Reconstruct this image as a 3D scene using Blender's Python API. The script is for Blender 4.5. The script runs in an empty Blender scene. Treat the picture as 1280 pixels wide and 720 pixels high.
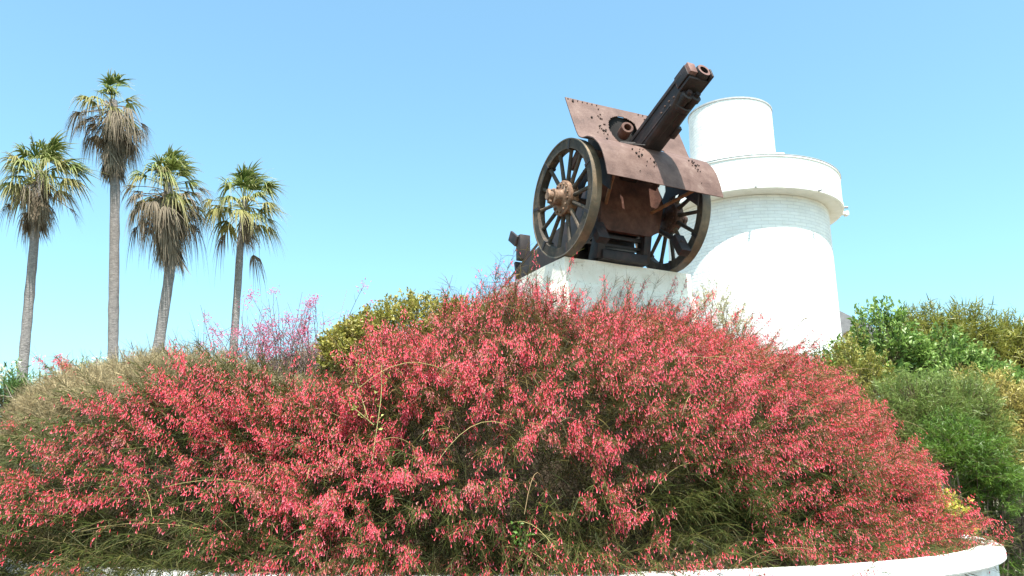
import bpy, bmesh, math, random
import numpy as np
from mathutils import Vector, Matrix

R = math.radians
rng = np.random.default_rng(7)
random.seed(7)
SC = bpy.context.scene
COL = SC.collection

# ------------------------------------------------------------------ materials
def new_mat(name):
    m = bpy.data.materials.new(name); m.use_nodes = True
    nt = m.node_tree; nt.nodes.clear()
    out = nt.nodes.new('ShaderNodeOutputMaterial')
    b = nt.nodes.new('ShaderNodeBsdfPrincipled')
    nt.links.new(b.outputs[0], out.inputs[0])
    return m, nt, b, out

def ramp(nt, stops):
    r = nt.nodes.new('ShaderNodeValToRGB')
    while len(r.color_ramp.elements) < len(stops): r.color_ramp.elements.new(.5)
    for e, (p, c) in zip(r.color_ramp.elements, stops):
        e.position = p; e.color = (*c, 1)
    return r

def noise(nt, scale, detail=6, rough=.6, coord='Object', vec=None):
    n = nt.nodes.new('ShaderNodeTexNoise')
    n.inputs['Scale'].default_value = scale; n.inputs['Detail'].default_value = detail
    n.inputs['Roughness'].default_value = rough
    if vec is None:
        tc = nt.nodes.new('ShaderNodeTexCoord'); vec = tc.outputs[coord]
    nt.links.new(vec, n.inputs['Vector'])
    return n

def rough_mat(name, stops, scale=6, rough=.8, bump=.3, bscale=40, metal=0, spec=.3, bdist=.01, lo=.0):
    m, nt, b, out = new_mat(name)
    n = noise(nt, scale, 8, .65); r = ramp(nt, stops)
    nt.links.new(n.outputs['Fac'], r.inputs[0]); nt.links.new(r.outputs[0], b.inputs['Base Color'])
    b.inputs['Roughness'].default_value = rough; b.inputs['Metallic'].default_value = metal
    b.inputs['Specular IOR Level'].default_value = spec
    if bump:
        n2 = noise(nt, bscale, 5, .6); bp = nt.nodes.new('ShaderNodeBump')
        bp.inputs['Strength'].default_value = bump; bp.inputs['Distance'].default_value = bdist
        nt.links.new(n2.outputs['Fac'], bp.inputs['Height']); nt.links.new(bp.outputs[0], b.inputs['Normal'])
    return m

def leaf_mat(name, transl=.35, rough=.55, spec=.25):
    m, nt, b, out = new_mat(name)
    at = nt.nodes.new('ShaderNodeAttribute'); at.attribute_name = 'tint'
    nt.links.new(at.outputs['Color'], b.inputs['Base Color'])
    b.inputs['Roughness'].default_value = rough; b.inputs['Specular IOR Level'].default_value = spec
    t = nt.nodes.new('ShaderNodeBsdfTranslucent'); nt.links.new(at.outputs['Color'], t.inputs['Color'])
    mx = nt.nodes.new('ShaderNodeMixShader'); mx.inputs[0].default_value = transl
    nt.links.new(b.outputs[0], mx.inputs[1]); nt.links.new(t.outputs[0], mx.inputs[2])
    nt.links.new(mx.outputs[0], out.inputs[0])
    return m

def brick_white(name, bw, bh, bump=.5):
    m, nt, b, out = new_mat(name)
    uv = nt.nodes.new('ShaderNodeUVMap')
    br = nt.nodes.new('ShaderNodeTexBrick')
    br.inputs['Scale'].default_value = 1; br.inputs['Brick Width'].default_value = bw
    br.inputs['Row Height'].default_value = bh; br.inputs['Mortar Size'].default_value = .012
    br.inputs['Mortar Smooth'].default_value = .6
    br.inputs['Color1'].default_value = (.80, .80, .79, 1); br.inputs['Color2'].default_value = (.74, .745, .75, 1)
    br.inputs['Mortar'].default_value = (.66, .66, .67, 1)
    nt.links.new(uv.outputs[0], br.inputs['Vector'])
    n = noise(nt, 2.2, 8, .7); r = ramp(nt, [(.3, (.80, .79, .77)), (.62, (1, 1, 1))])
    nt.links.new(n.outputs['Fac'], r.inputs[0])
    mu = nt.nodes.new('ShaderNodeMix'); mu.data_type = 'RGBA'; mu.blend_type = 'MULTIPLY'
    mu.inputs[0].default_value = .6
    nt.links.new(br.outputs['Color'], mu.inputs[6]); nt.links.new(r.outputs[0], mu.inputs[7])
    nt.links.new(mu.outputs[2], b.inputs['Base Color'])
    b.inputs['Roughness'].default_value = .75; b.inputs['Specular IOR Level'].default_value = .2
    n2 = noise(nt, 9, 6, .7)
    ad = nt.nodes.new('ShaderNodeMath'); ad.operation = 'MULTIPLY_ADD'; ad.inputs[1].default_value = -.8
    nt.links.new(br.outputs['Fac'], ad.inputs[0]); nt.links.new(n2.outputs['Fac'], ad.inputs[2])
    bp = nt.nodes.new('ShaderNodeBump'); bp.inputs['Strength'].default_value = bump; bp.inputs['Distance'].default_value = .03
    nt.links.new(ad.outputs[0], bp.inputs['Height']); nt.links.new(bp.outputs[0], b.inputs['Normal'])
    return m

M = {}
M['shield'] = rough_mat('shield_rust', [(.28, (.060, .030, .023)), (.45, (.098, .052, .041)), (.60, (.128, .075, .061)), (.75, (.20, .138, .116))], 5.5, .62, .35, 45, spec=.4)
M['rust'] = rough_mat('brown_rust', [(.3, (.040, .017, .012)), (.5, (.085, .036, .026)), (.72, (.14, .07, .05))], 7, .7, .4, 40, spec=.35)
M['gunmetal'] = rough_mat('dark_gun_steel', [(.3, (.012, .009, .009)), (.52, (.024, .016, .016)), (.75, (.060, .030, .026))], 8, .58, .35, 50, spec=.4)
M['endrust'] = rough_mat('muzzle_rust', [(.3, (.085, .040, .033)), (.6, (.175, .095, .082))], 10, .65, .3, 50)
M['black'] = rough_mat('port_shade_pane_black', [(.3, (.008, .007, .007)), (.7, (.014, .012, .012))], 8, .9, 0)  # window panes, and the added box that darkens the gun port
M['wood'] = rough_mat('weathered_wood', [(.3, (.026, .022, .018)), (.52, (.060, .048, .038)), (.72, (.17, .12, .08))], 6, .75, .5, 60)
M['tyre'] = rough_mat('worn_iron_tyre', [(.3, (.055, .047, .036)), (.5, (.12, .092, .062)), (.7, (.23, .16, .10))], 5, .55, .3, 40, spec=.5)
M['hub'] = rough_mat('rusty_hub', [(.3, (.06, .033, .02)), (.5, (.17, .095, .058)), (.74, (.42, .30, .22))], 12, .65, .4, 60)
M['hubdark'] = rough_mat('dark_rusty_hub', [(.3, (.04, .022, .018)), (.5, (.09, .05, .038)), (.72, (.17, .10, .075))], 12, .65, .4, 60)
M['orange'] = rough_mat('orange_rust', [(.3, (.12, .05, .025)), (.6, (.24, .12, .06))], 9, .75, .3, 40)
M['hole'] = rough_mat('bullet_hole', [(.3, (.010, .006, .005)), (.7, (.02, .012, .01))], 9, .9, 0)
M['tower'] = brick_white('whitewashed_brick', .42, .105)
M['render'] = rough_mat('white_render', [(.3, (.70, .70, .68)), (.6, (.80, .80, .79))], 3, .8, .35, 14, bdist=.03)
M['grey'] = rough_mat('grey_coping', [(.3, (.30, .31, .32)), (.7, (.44, .45, .46))], 5, .8, .2, 30)
M['roofgrey'] = rough_mat('grey_roof', [(.3, (.13, .13, .14)), (.7, (.20, .20, .21))], 5, .85, .3, 20)
M['wallwhite'] = rough_mat('white_wall_paint', [(.27, (.42, .40, .37)), (.40, (.66, .65, .63)), (.56, (.80, .80, .79))], 3, .75, .6, 22)
M['soil'] = rough_mat('dark_soil', [(.3, (.022, .015, .010)), (.7, (.06, .042, .028))], 6, .95, .8, 14, bdist=.05)
M['bark'] = rough_mat('twig_bark', [(.3, (.06, .045, .032)), (.7, (.17, .13, .09))], 14, .85, .3, 60)
M['leaf'] = leaf_mat('leaf', .35, .42, .4)
M['frond'] = leaf_mat('frond', .3, .7, .15)
M['needle'] = leaf_mat('needle', .25, .6)
M['flower'] = leaf_mat('flower', .5, .42, .4)
M['stem'] = leaf_mat('stem', .1, .6)
M['dead'] = leaf_mat('dead_frond', .25, .8)

def plinth_mat():
    m, nt, b, out = new_mat('whitewashed_concrete')
    n = noise(nt, 2.6, 9, .7); r = ramp(nt, [(.26, (.62, .56, .46)), (.42, (.80, .76, .67)), (.60, (.87, .84, .76))])
    nt.links.new(n.outputs['Fac'], r.inputs[0])
    v = nt.nodes.new('ShaderNodeTexVoronoi'); v.feature = 'DISTANCE_TO_EDGE'; v.inputs['Scale'].default_value = 2.3
    tc = nt.nodes.new('ShaderNodeTexCoord')
    nw = noise(nt, 5, 5, .6)
    mxv = nt.nodes.new('ShaderNodeMix'); mxv.data_type = 'VECTOR'; mxv.inputs[0].default_value = .25
    nt.links.new(tc.outputs['Object'], mxv.inputs[4]); nt.links.new(nw.outputs['Color'], mxv.inputs[5])
    nt.links.new(mxv.outputs[1], v.inputs['Vector'])
    cr = ramp(nt, [(.0, (.45, .42, .38)), (.010, (1, 1, 1))]); nt.links.new(v.outputs['Distance'], cr.inputs[0])
    mu = nt.nodes.new('ShaderNodeMix'); mu.data_type = 'RGBA'; mu.blend_type = 'MULTIPLY'; mu.inputs[0].default_value = .25
    nt.links.new(r.outputs[0], mu.inputs[6]); nt.links.new(cr.outputs[0], mu.inputs[7])
    sp = noise(nt, 17, 7, .75); sr = ramp(nt, [(.30, (.42, .36, .30)), (.42, (1, 1, 1))]); nt.links.new(sp.outputs['Fac'], sr.inputs[0])
    m2 = nt.nodes.new('ShaderNodeMix'); m2.data_type = 'RGBA'; m2.blend_type = 'MULTIPLY'; m2.inputs[0].default_value = .8
    nt.links.new(mu.outputs[2], m2.inputs[6]); nt.links.new(sr.outputs[0], m2.inputs[7])
    nt.links.new(m2.outputs[2], b.inputs['Base Color'])
    b.inputs['Roughness'].default_value = .85; b.inputs['Specular IOR Level'].default_value = .15
    n2 = noise(nt, 12, 8, .7); bp = nt.nodes.new('ShaderNodeBump'); bp.inputs['Strength'].default_value = .6
    bp.inputs['Distance'].default_value = .03
    nt.links.new(n2.outputs['Fac'], bp.inputs['Height']); nt.links.new(bp.outputs[0], b.inputs['Normal'])
    return m
M['plinth'] = plinth_mat()

def trunk_mat():
    m, nt, b, out = new_mat('palm_bark')
    tc = nt.nodes.new('ShaderNodeTexCoord')
    w = nt.nodes.new('ShaderNodeTexWave'); w.wave_type = 'BANDS'; w.bands_direction = 'Z'
    w.inputs['Scale'].default_value = 5.5; w.inputs['Distortion'].default_value = 9; w.inputs['Detail'].default_value = 4
    w.inputs['Detail Scale'].default_value = 2.5
    nt.links.new(tc.outputs['Object'], w.inputs['Vector'])
    n = noise(nt, 7, 8, .7)
    ad = nt.nodes.new('ShaderNodeMath'); ad.operation = 'MULTIPLY_ADD'; ad.inputs[1].default_value = .25
    nt.links.new(w.outputs['Fac'], ad.inputs[0]); nt.links.new(n.outputs['Fac'], ad.inputs[2])
    r = ramp(nt, [(.32, (.12, .11, .11)), (.6, (.19, .178, .175)), (.85, (.27, .25, .24))])
    nt.links.new(ad.outputs[0], r.inputs[0]); nt.links.new(r.outputs[0], b.inputs['Base Color'])
    b.inputs['Roughness'].default_value = .9; b.inputs['Specular IOR Level'].default_value = .1
    bp = nt.nodes.new('ShaderNodeBump'); bp.inputs['Strength'].default_value = .8; bp.inputs['Distance'].default_value = .06
    nt.links.new(ad.outputs[0], bp.inputs['Height']); nt.links.new(bp.outputs[0], b.inputs['Normal'])
    return m
M['palmbark'] = trunk_mat()

def ground_mat():
    m, nt, b, out = new_mat('dry_ground')
    n = noise(nt, .35, 10, .7); r = ramp(nt, [(.35, (.16, .13, .085)), (.5, (.24, .20, .14)), (.65, (.12, .125, .055))])
    nt.links.new(n.outputs['Fac'], r.inputs[0]); nt.links.new(r.outputs[0], b.inputs['Base Color'])
    b.inputs['Roughness'].default_value = .95
    n2 = noise(nt, 5, 8, .7); bp = nt.nodes.new('ShaderNodeBump'); bp.inputs['Strength'].default_value = .5; bp.inputs['Distance'].default_value = .05
    nt.links.new(n2.outputs['Fac'], bp.inputs['Height']); nt.links.new(bp.outputs[0], b.inputs['Normal'])
    return m
M['ground'] = ground_mat()
M['asphalt'] = rough_mat('asphalt', [(.3, (.04, .04, .042)), (.7, (.065, .065, .066))], 4, .9, .4, 60)
M['paving'] = rough_mat('pale_paving', [(.3, (.28, .26, .23)), (.7, (.40, .38, .34))], 3, .9, .3, 20)

# ------------------------------------------------------------------ objects
def tag(o, label=None, cat=None, group=None, kind=None):
    if label: o['label'] = label
    if cat: o['category'] = cat
    if group: o['group'] = group
    if kind: o['kind'] = kind
    return o

def empty(name, loc=(0, 0, 0), rz=0):
    o = bpy.data.objects.new(name, None); COL.objects.link(o)
    o.location = loc; o.rotation_euler = (0, 0, rz); o.empty_display_size = .2
    return o

def link(name, me, mat, parent=None, smooth=None):
    o = bpy.data.objects.new(name, me); COL.objects.link(o)
    if mat is not None: me.materials.append(mat)
    if parent is not None: o.parent = parent
    return o

def smooth_by_angle(bm, deg=35):
    lim = R(deg)
    for f in bm.faces: f.smooth = True
    for e in bm.edges:
        if len(e.link_faces) == 2 and e.calc_face_angle(0) > lim: e.smooth = False

def bm_obj(name, bm, mat, parent=None, smooth=True, bevel=0):
    bmesh.ops.recalc_face_normals(bm, faces=bm.faces)
    if bevel:
        bmesh.ops.bevel(bm, geom=[e for e in bm.edges if len(e.link_faces) == 2 and e.calc_face_angle(0) > R(40)],
                        offset=bevel, segments=2, affect='EDGES', clamp_overlap=True, profile=.5)
    if smooth: smooth_by_angle(bm)
    me = bpy.data.meshes.new(name); bm.to_mesh(me); bm.free()
    return link(name, me, mat, parent)

def box(bm, c, s, rot=None):
    """box of size s at centre c; rot a 3x3 Matrix"""
    vs = []
    for dx in (-.5, .5):
        for dy in (-.5, .5):
            for dz in (-.5, .5):
                v = Vector((dx * s[0], dy * s[1], dz * s[2]))
                if rot is not None: v = rot @ v
                vs.append(bm.verts.new(v + Vector(c)))
    for f in ((0, 1, 3, 2), (4, 6, 7, 5), (0, 4, 5, 1), (2, 3, 7, 6), (0, 2, 6, 4), (1, 5, 7, 3)):
        bm.faces.new([vs[i] for i in f])

def lathe(bm, prof, n=48, origin=(0, 0, 0), axis=(0, 0, 1), cap=False, a0=0, a1=2 * math.pi, uvr=None):
    """prof: list of (radius, height along axis)"""
    ax = Vector(axis).normalized()
    ref = Vector((0, 0, 1)) if abs(ax.z) < .9 else Vector((1, 0, 0))
    u = ax.cross(ref).normalized(); v = ax.cross(u)
    full = abs(a1 - a0) > 6.28
    cnt = n if full else n + 1
    rings = []
    for (r, h) in prof:
        ring = []
        for i in range(cnt):
            a = a0 + (a1 - a0) * i / n
            ring.append(bm.verts.new(Vector(origin) + ax * h + u * (r * math.cos(a)) + v * (r * math.sin(a))))
        rings.append(ring)
    for k in range(len(rings) - 1):
        for i in range(n):
            j = (i + 1) % cnt
            if not full and i + 1 >= cnt: continue
            bm.faces.new((rings[k][i], rings[k][j], rings[k + 1][j], rings[k + 1][i]))
    if cap:
        if prof[0][0] > 1e-6: bm.faces.new(rings[0])
        if prof[-1][0] > 1e-6: bm.faces.new(list(reversed(rings[-1])))
    return rings

def rod(bm, p0, p1, r0, r1=None, n=10):
    p0 = Vector(p0); p1 = Vector(p1); d = p1 - p0
    lathe(bm, [(r0, 0), (r0 if r1 is None else r1, d.length)], n, p0, d, cap=True)

def prism(bm, pts, lo, hi, axis=0):
    """extrude closed outline pts (two remaining coords) along axis between lo and hi"""
    def mk(p, w):
        c = [p[0], p[1]]; c.insert(axis, w); return bm.verts.new(c)
    a = [mk(p, lo) for p in pts]; b = [mk(p, hi) for p in pts]
    n = len(pts)
    bm.faces.new(a); bm.faces.new(list(reversed(b)))
    for i in range(n):
        bm.faces.new((a[i], b[i], b[(i + 1) % n], a[(i + 1) % n]))

# ------------------------------------------------------------------ vegetation meshes in numpy
def unit(v):
    return v / np.maximum(np.linalg.norm(v, axis=-1, keepdims=True), 1e-9)

class Soup:
    def __init__(s): s.v = []; s.q = []; s.c = []; s.n = 0
    def add(s, verts, quads, cols):
        s.v.append(verts.astype(np.float32)); s.q.append((quads + s.n).astype(np.int32)); s.c.append(cols.astype(np.float32)); s.n += len(verts)
    def build(s, name, mat, parent=None, smooth=True, origin=None):
        V = np.concatenate(s.v); Q = np.concatenate(s.q); Cc = np.concatenate(s.c)
        if origin is not None: V = V - np.array(origin, np.float32)
        me = bpy.data.meshes.new(name)
        me.vertices.add(len(V)); me.vertices.foreach_set('co', V.ravel())
        me.loops.add(Q.size); me.loops.foreach_set('vertex_index', Q.ravel())
        me.polygons.add(len(Q)); me.polygons.foreach_set('loop_start', np.arange(0, Q.size, 4, dtype=np.int32))
        me.polygons.foreach_set('use_smooth', np.full(len(Q), smooth))
        me.update(calc_edges=True)
        at = me.attributes.new('tint', 'FLOAT_COLOR', 'POINT')
        at.data.foreach_set('color', np.concatenate([Cc, np.ones((len(Cc), 1), np.float32)], 1).ravel())
        return link(name, me, mat, parent)

def ribbons(sp, p, d, L, w, droop, col, nseg=2, taper=.25, side=None, curl=None):
    """N tapering strips: p,d (N,3); L,w,droop (N,), col (N,3)"""
    N = len(p)
    if N == 0: return
    if side is None: side = unit(np.cross(d, rng.normal(size=(N, 3))))
    rows = []
    for k in range(nseg + 1):
        t = k / nseg
        c = p + d * (L * t)[:, None]
        c[:, 2] -= droop * t * t
        if curl is not None: c += curl * t * t
        ww = w * (1 - (1 - taper) * t) * .5
        rows.append(c - side * ww[:, None]); rows.append(c + side * ww[:, None])
    V = np.stack(rows, 1).reshape(-1, 3)
    b = (np.arange(N) * 2 * (nseg + 1))[:, None]
    Q = np.concatenate([np.stack([b[:, 0] + 2 * k, b[:, 0] + 2 * k + 1, b[:, 0] + 2 * k + 3, b[:, 0] + 2 * k + 2], 1) for k in range(nseg)])
    sp.add(V, Q, np.repeat(col, 2 * (nseg + 1), 0))

def leaves(sp, p, d, L, w, col, fold=.25, nrm=None):
    """leaf of 2 quads: base, widest middle, tip; folded along the midrib"""
    N = len(p)
    if N == 0: return
    if nrm is None: nrm = rng.normal(size=(N, 3)); nrm[:, 2] += .8
    side = unit(np.cross(d, nrm)); up = np.cross(side, d)
    m = p + d * (L * .5)[:, None]
    a = m - side * (w * .5)[:, None] + up * (w * fold)[:, None]
    b = m + side * (w * .5)[:, None] + up * (w * fold)[:, None]
    t = p + d * L[:, None] - up * (L * .12)[:, None]
    V = np.stack([p, a, m, b, t], 1).reshape(-1, 3)
    i = np.arange(N) * 5
    Q = np.concatenate([np.stack([i, i + 2, i + 4, i + 1], 1), np.stack([i, i + 3, i + 4, i + 2], 1)])
    sp.add(V, Q, np.repeat(col, 5, 0))

def bells(sp, p, d, L, w, col, tip):
    """small tubular flowers, three sided, flaring to the mouth"""
    N = len(p)
    if N == 0: return
    u = unit(np.cross(d, rng.normal(size=(N, 3)))); v = np.cross(d, u)
    rows = []; cols = []
    for (t, r) in ((0, .35), (.45, .8), (.85, .85), (1, 1.25)):
        for k in range(3):
            a = 2 * math.pi * k / 3
            rows.append(p + d * (L * t)[:, None] + (u * math.cos(a) + v * math.sin(a)) * (w * r * .5)[:, None])
            cols.append(col * (1 - t ** 3) + tip * t ** 3)
    V = np.stack(rows, 1).reshape(-1, 3); C = np.stack(cols, 1).reshape(-1, 3)
    b = np.arange(N) * 12
    Q = np.concatenate([np.stack([b + 3 * r + k, b + 3 * r + (k + 1) % 3, b + 3 * r + 3 + (k + 1) % 3, b + 3 * r + 3 + k], 1) for r in range(3) for k in range(3)])
    sp.add(V, Q, C)

def tubes(sp, P, r0, r1, col, ns=4):
    """P (N,K,3) polylines swept with a tapering ns-sided section"""
    N, K, _ = P.shape
    d = unit(np.gradient(P, axis=1))
    ref = np.tile(np.array([.31, .17, .93]), (N, K, 1))
    u = unit(np.cross(d, ref)); v = np.cross(d, u)
    t = np.linspace(0, 1, K)[None, :]
    rr = r0[:, None] * (1 - t) + r1[:, None] * t
    ring = []
    for k in range(ns):
        a = 2 * math.pi * k / ns
        ring.append(P + (u * math.cos(a) + v * math.sin(a)) * rr[..., None])
    V = np.stack(ring, 2).reshape(-1, 3)
    i = (np.arange(N)[:, None] * K + np.arange(K - 1)[None, :]).ravel() * ns
    Q = np.concatenate([np.stack([i + k, i + (k + 1) % ns, i + ns + (k + 1) % ns, i + ns + k], 1) for k in range(ns)])
    sp.add(V, Q, np.repeat(col, K * ns, 0))

def mixcol(a, b, t, jit=.12):
    t = np.clip(t, 0, 1)[:, None]
    c = np.array(a) * (1 - t) + np.array(b) * t
    return c * (1 + rng.normal(size=(len(c), 1)) * jit).clip(.5, 1.6)

_g = rng.normal(size=(12, 3)); _ph = rng.uniform(0, 6.28, 12)
def lumpy(p, freq):
    """smooth pseudo noise about -1..1"""
    s = np.zeros(len(p))
    for k in range(12):
        s += np.sin((p @ (_g[k] * freq)) + _ph[k])
    return s / 3.2

# ------------------------------------------------------------------ camera, light, sky
CAMZ = 1.6
cam = bpy.data.cameras.new('camera'); camo = bpy.data.objects.new('camera', cam); COL.objects.link(camo)
camo.location = (0, 0, CAMZ); camo.rotation_euler = (R(90 + 14), 0, 0)
cam.sensor_width = 36; cam.lens = 36 * 1005 / 1280; cam.clip_end = 5000; cam.clip_start = .05
SC.camera = camo

SUN_EL, SUN_AZ = 67, 13        # azimuth measured from the direction behind the camera (-y) towards +x
sd = Vector((math.sin(R(SUN_AZ)) * math.cos(R(SUN_EL)), -math.cos(R(SUN_AZ)) * math.cos(R(SUN_EL)), math.sin(R(SUN_EL))))
sl = bpy.data.lights.new('sun', 'SUN'); sl.energy = 5.0; sl.angle = R(.53); sl.color = (1, .945, .86)
so = bpy.data.objects.new('sun', sl); COL.objects.link(so); so.location = (0, 0, 30)
so.rotation_euler = (-sd).to_track_quat('-Z', 'Y').to_euler()
w = bpy.data.worlds.new('World'); SC.world = w; w.use_nodes = True
nt = w.node_tree; nt.nodes.clear()
wo = nt.nodes.new('ShaderNodeOutputWorld'); bg = nt.nodes.new('ShaderNodeBackground'); sky = nt.nodes.new('ShaderNodeTexSky')
sky.sky_type = 'NISHITA'; sky.sun_disc = False; sky.sun_elevation = R(SUN_EL)
sky.sun_rotation = math.atan2(sd.x, sd.y)
sky.air_density = 1.0; sky.dust_density = 2.6; sky.ozone_density = 1.6; sky.altitude = 0
bg.inputs[1].default_value = .135
wb = nt.nodes.new('ShaderNodeMix'); wb.data_type = 'RGBA'; wb.blend_type = 'MULTIPLY'; wb.inputs[0].default_value = 1
wb.inputs[7].default_value = (.79, 1.07, .985, 1)           # the camera's white balance for the sky
nt.links.new(sky.outputs[0], wb.inputs[6]); nt.links.new(wb.outputs[2], bg.inputs[0]); nt.links.new(bg.outputs[0], wo.inputs[0])
SC.view_settings.view_transform = 'Standard'; SC.view_settings.look = 'None'
SC.view_settings.exposure = 1.36; SC.view_settings.gamma = 1; SC.view_settings.use_curve_mapping = False
SC.cycles.max_bounces = 6; SC.cycles.diffuse_bounces = 3; SC.cycles.transmission_bounces = 4; SC.cycles.transparent_max_bounces = 4
SC.cycles.use_denoising = True

# ------------------------------------------------------------------ ground
CX, CY, RO = -.26, 10.39, 5.43      # the round planter
def disc(name, c, r, z, mat, n=96, r_in=0):
    bm = bmesh.new()
    if r_in: lathe(bm, [(r_in, z), (r, z)], n, (c[0], c[1], 0))
    else:
        bm.faces.new([bm.verts.new((c[0] + r * math.cos(2 * math.pi * i / n), c[1] + r * math.sin(2 * math.pi * i / n), z)) for i in range(n)])
    o = bm_obj(name, bm, mat, None, smooth=False)
    for p in o.data.polygons:
        pass
    return tag(o, kind='structure')
disc('ground', (0, 0), 2500, 0, M['ground'])
disc('road', (CX, CY), 11.5, .004, M['asphalt'], r_in=5.9)
bm = bmesh.new()
lathe(bm, [(RO - .02, .008), (RO - .02, .13), (5.86, .13), (5.9, .10), (5.9, .0)], 128, (CX, CY, 0))
tag(bm_obj('pavement', bm, M['paving']), kind='structure')

# ------------------------------------------------------------------ the dome of planting
KR = np.array([0, 1, 2, 2.5, 3.2, 3.7, 4.2, 4.6, 5.0, 5.25, 5.45])
ZF = np.array([1.9, 1.85, 1.72, 1.63, 1.48, 1.34, 1.10, .82, .42, .04, -.36])
ZR = np.array([1.95, 1.95, 1.95, 1.9, 1.60, 1.15, .60, .24, -.14, -.42, -.58])
ZL = np.array([1.8, 1.72, 1.45, 1.30, 1.14, 1.08, 1.10, 1.02, .84, .50, -.15])
def env(r, phi):
    """height (world) of the planting surface; phi 0 towards the camera, + to the right"""
    f = np.interp(r, KR, ZF); a = np.interp(r, KR, ZR); l = np.interp(r, KR, ZL)
    wr = np.clip(phi / R(60), 0, 1); wr = wr * wr * (3 - 2 * wr)
    wl = np.clip(-phi / R(60), 0, 1); wl = wl * wl * (3 - 2 * wl)
    x = CX + r * np.sin(phi); y = CY - r * np.cos(phi)
    dip = .60 * np.exp(-((x + 1.25) / 1.0) ** 2 - ((y - 7.3) / 1.5) ** 2)      # hollow in front of the olive shrub
    return f * (1 - wr - wl) + a * wr + l * wl + CAMZ - dip
def dome_pts(N, p0, p1, r0=0., r1=5.45):
    """points spread evenly over the dome between azimuths p0..p1 (degrees)"""
    rr = np.linspace(r0, r1, 400)
    z = np.interp(rr, KR, ZF)
    ds = np.hypot(np.gradient(rr), np.gradient(z)) * np.maximum(rr, .05)
    cdf = np.cumsum(ds); cdf /= cdf[-1]
    r = np.interp(rng.uniform(size=N), cdf, rr); phi = R(1) * rng.uniform(p0, p1, N)
    return r, phi
def dome_xyz(r, phi, dz=0):
    return np.stack([CX + r * np.sin(phi), CY - r * np.cos(phi), env(r, phi) + dz], 1)
def dome_nrm(r, phi):
    e = .06
    dr = (env(r + e, phi) - env(np.maximum(r - e, 0), phi)) / (2 * e)
    n = np.stack([-dr * np.sin(phi), dr * np.cos(phi), np.ones_like(r)], 1)
    return unit(n)

# soil mound inside the planter
bm = bmesh.new()
NR, NP = 24, 96
rings = []
for k in range(NR + 1):
    r = .02 + (RO - .195 - .02) * k / NR
    ring = []
    for i in range(NP):
        ph = 2 * math.pi * i / NP
        e = float(env(np.array([min(r * 1.05, 5.4)]), np.array([((ph + math.pi) % (2 * math.pi)) - math.pi]))[0])
        t = k / NR
        z = max(e - (.38 + .24 * min(1, max(0, (r - 3.2) / 1.2))), 1.0) if t < .97 else 1.0
        ring.append(bm.verts.new((CX + r * math.sin(ph), CY - r * math.cos(ph), z + .04 * math.sin(5 * ph + k))))
    rings.append(ring)
for k in range(NR):
    for i in range(NP):
        bm.faces.new((rings[k][i], rings[k][(i + 1) % NP], rings[k + 1][(i + 1) % NP], rings[k + 1][i]))
bm.faces.new(rings[0])
tag(bm_obj('soil_mound', bm, M['soil']), kind='structure')

# planter wall with its coping
wall = empty('planter_wall', (CX, CY, 0)); tag(wall, 'low curved white planter wall under the red flowering shrubs', 'wall')
bm = bmesh.new()
lathe(bm, [(RO - .19, .9), (RO - .19, .98), (RO - .03, .98), (RO - .03, .0)], 200)
bm_obj('wall_face', bm, M['wallwhite'], wall)
bm = bmesh.new()
lathe(bm, [(RO - .20, .985), (RO + .03, .985), (RO + .045, 1.0), (RO + .045, 1.05), (RO + .03, 1.085), (RO - .01, 1.1), (RO - .17, 1.102), (RO - .20, 1.09), (RO - .20, .985)], 200)
bm_obj('coping', bm, M['wallwhite'], wall)

# ------------------------------------------------------------------ firecracker shrubs
def nz(p, f): return lumpy(p, f)

def relief(p):
    q = p * np.array([1, 1, 1.5])
    h = nz(q, 1.3) * .17 + nz(q + 4.2, 2.9) * .12 + nz(q - 2.6, 6.0) * .05 - .03
    top = np.clip((p[:, 2] - 2.75) / .4, 0, 1)               # the crest is flatter than the flanks
    h = np.where(h > 0, h * (1 - .75 * top), h) - .10 * top
    return h - .10 * np.exp(-((p[:, 0] + 1.0) / .85) ** 2 - ((p[:, 1] - 7.5) / 1.1) ** 2)

def bulge(p, ph):
    """the shoulder of the dome leans out over its own foot on the camera side"""
    w_ = np.clip((ph + R(38)) / R(22), 0, 1) * np.clip((R(75) - ph) / R(25), 0, 1)
    z = p[:, 2]
    b = .34 * np.exp(-((z - 2.35) / .36) ** 2) - .20 * np.exp(-((z - 1.55) / .28) ** 2)
    return (b * w_)[:, None] * np.stack([np.sin(ph), -np.cos(ph), np.zeros_like(ph)], 1)

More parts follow.
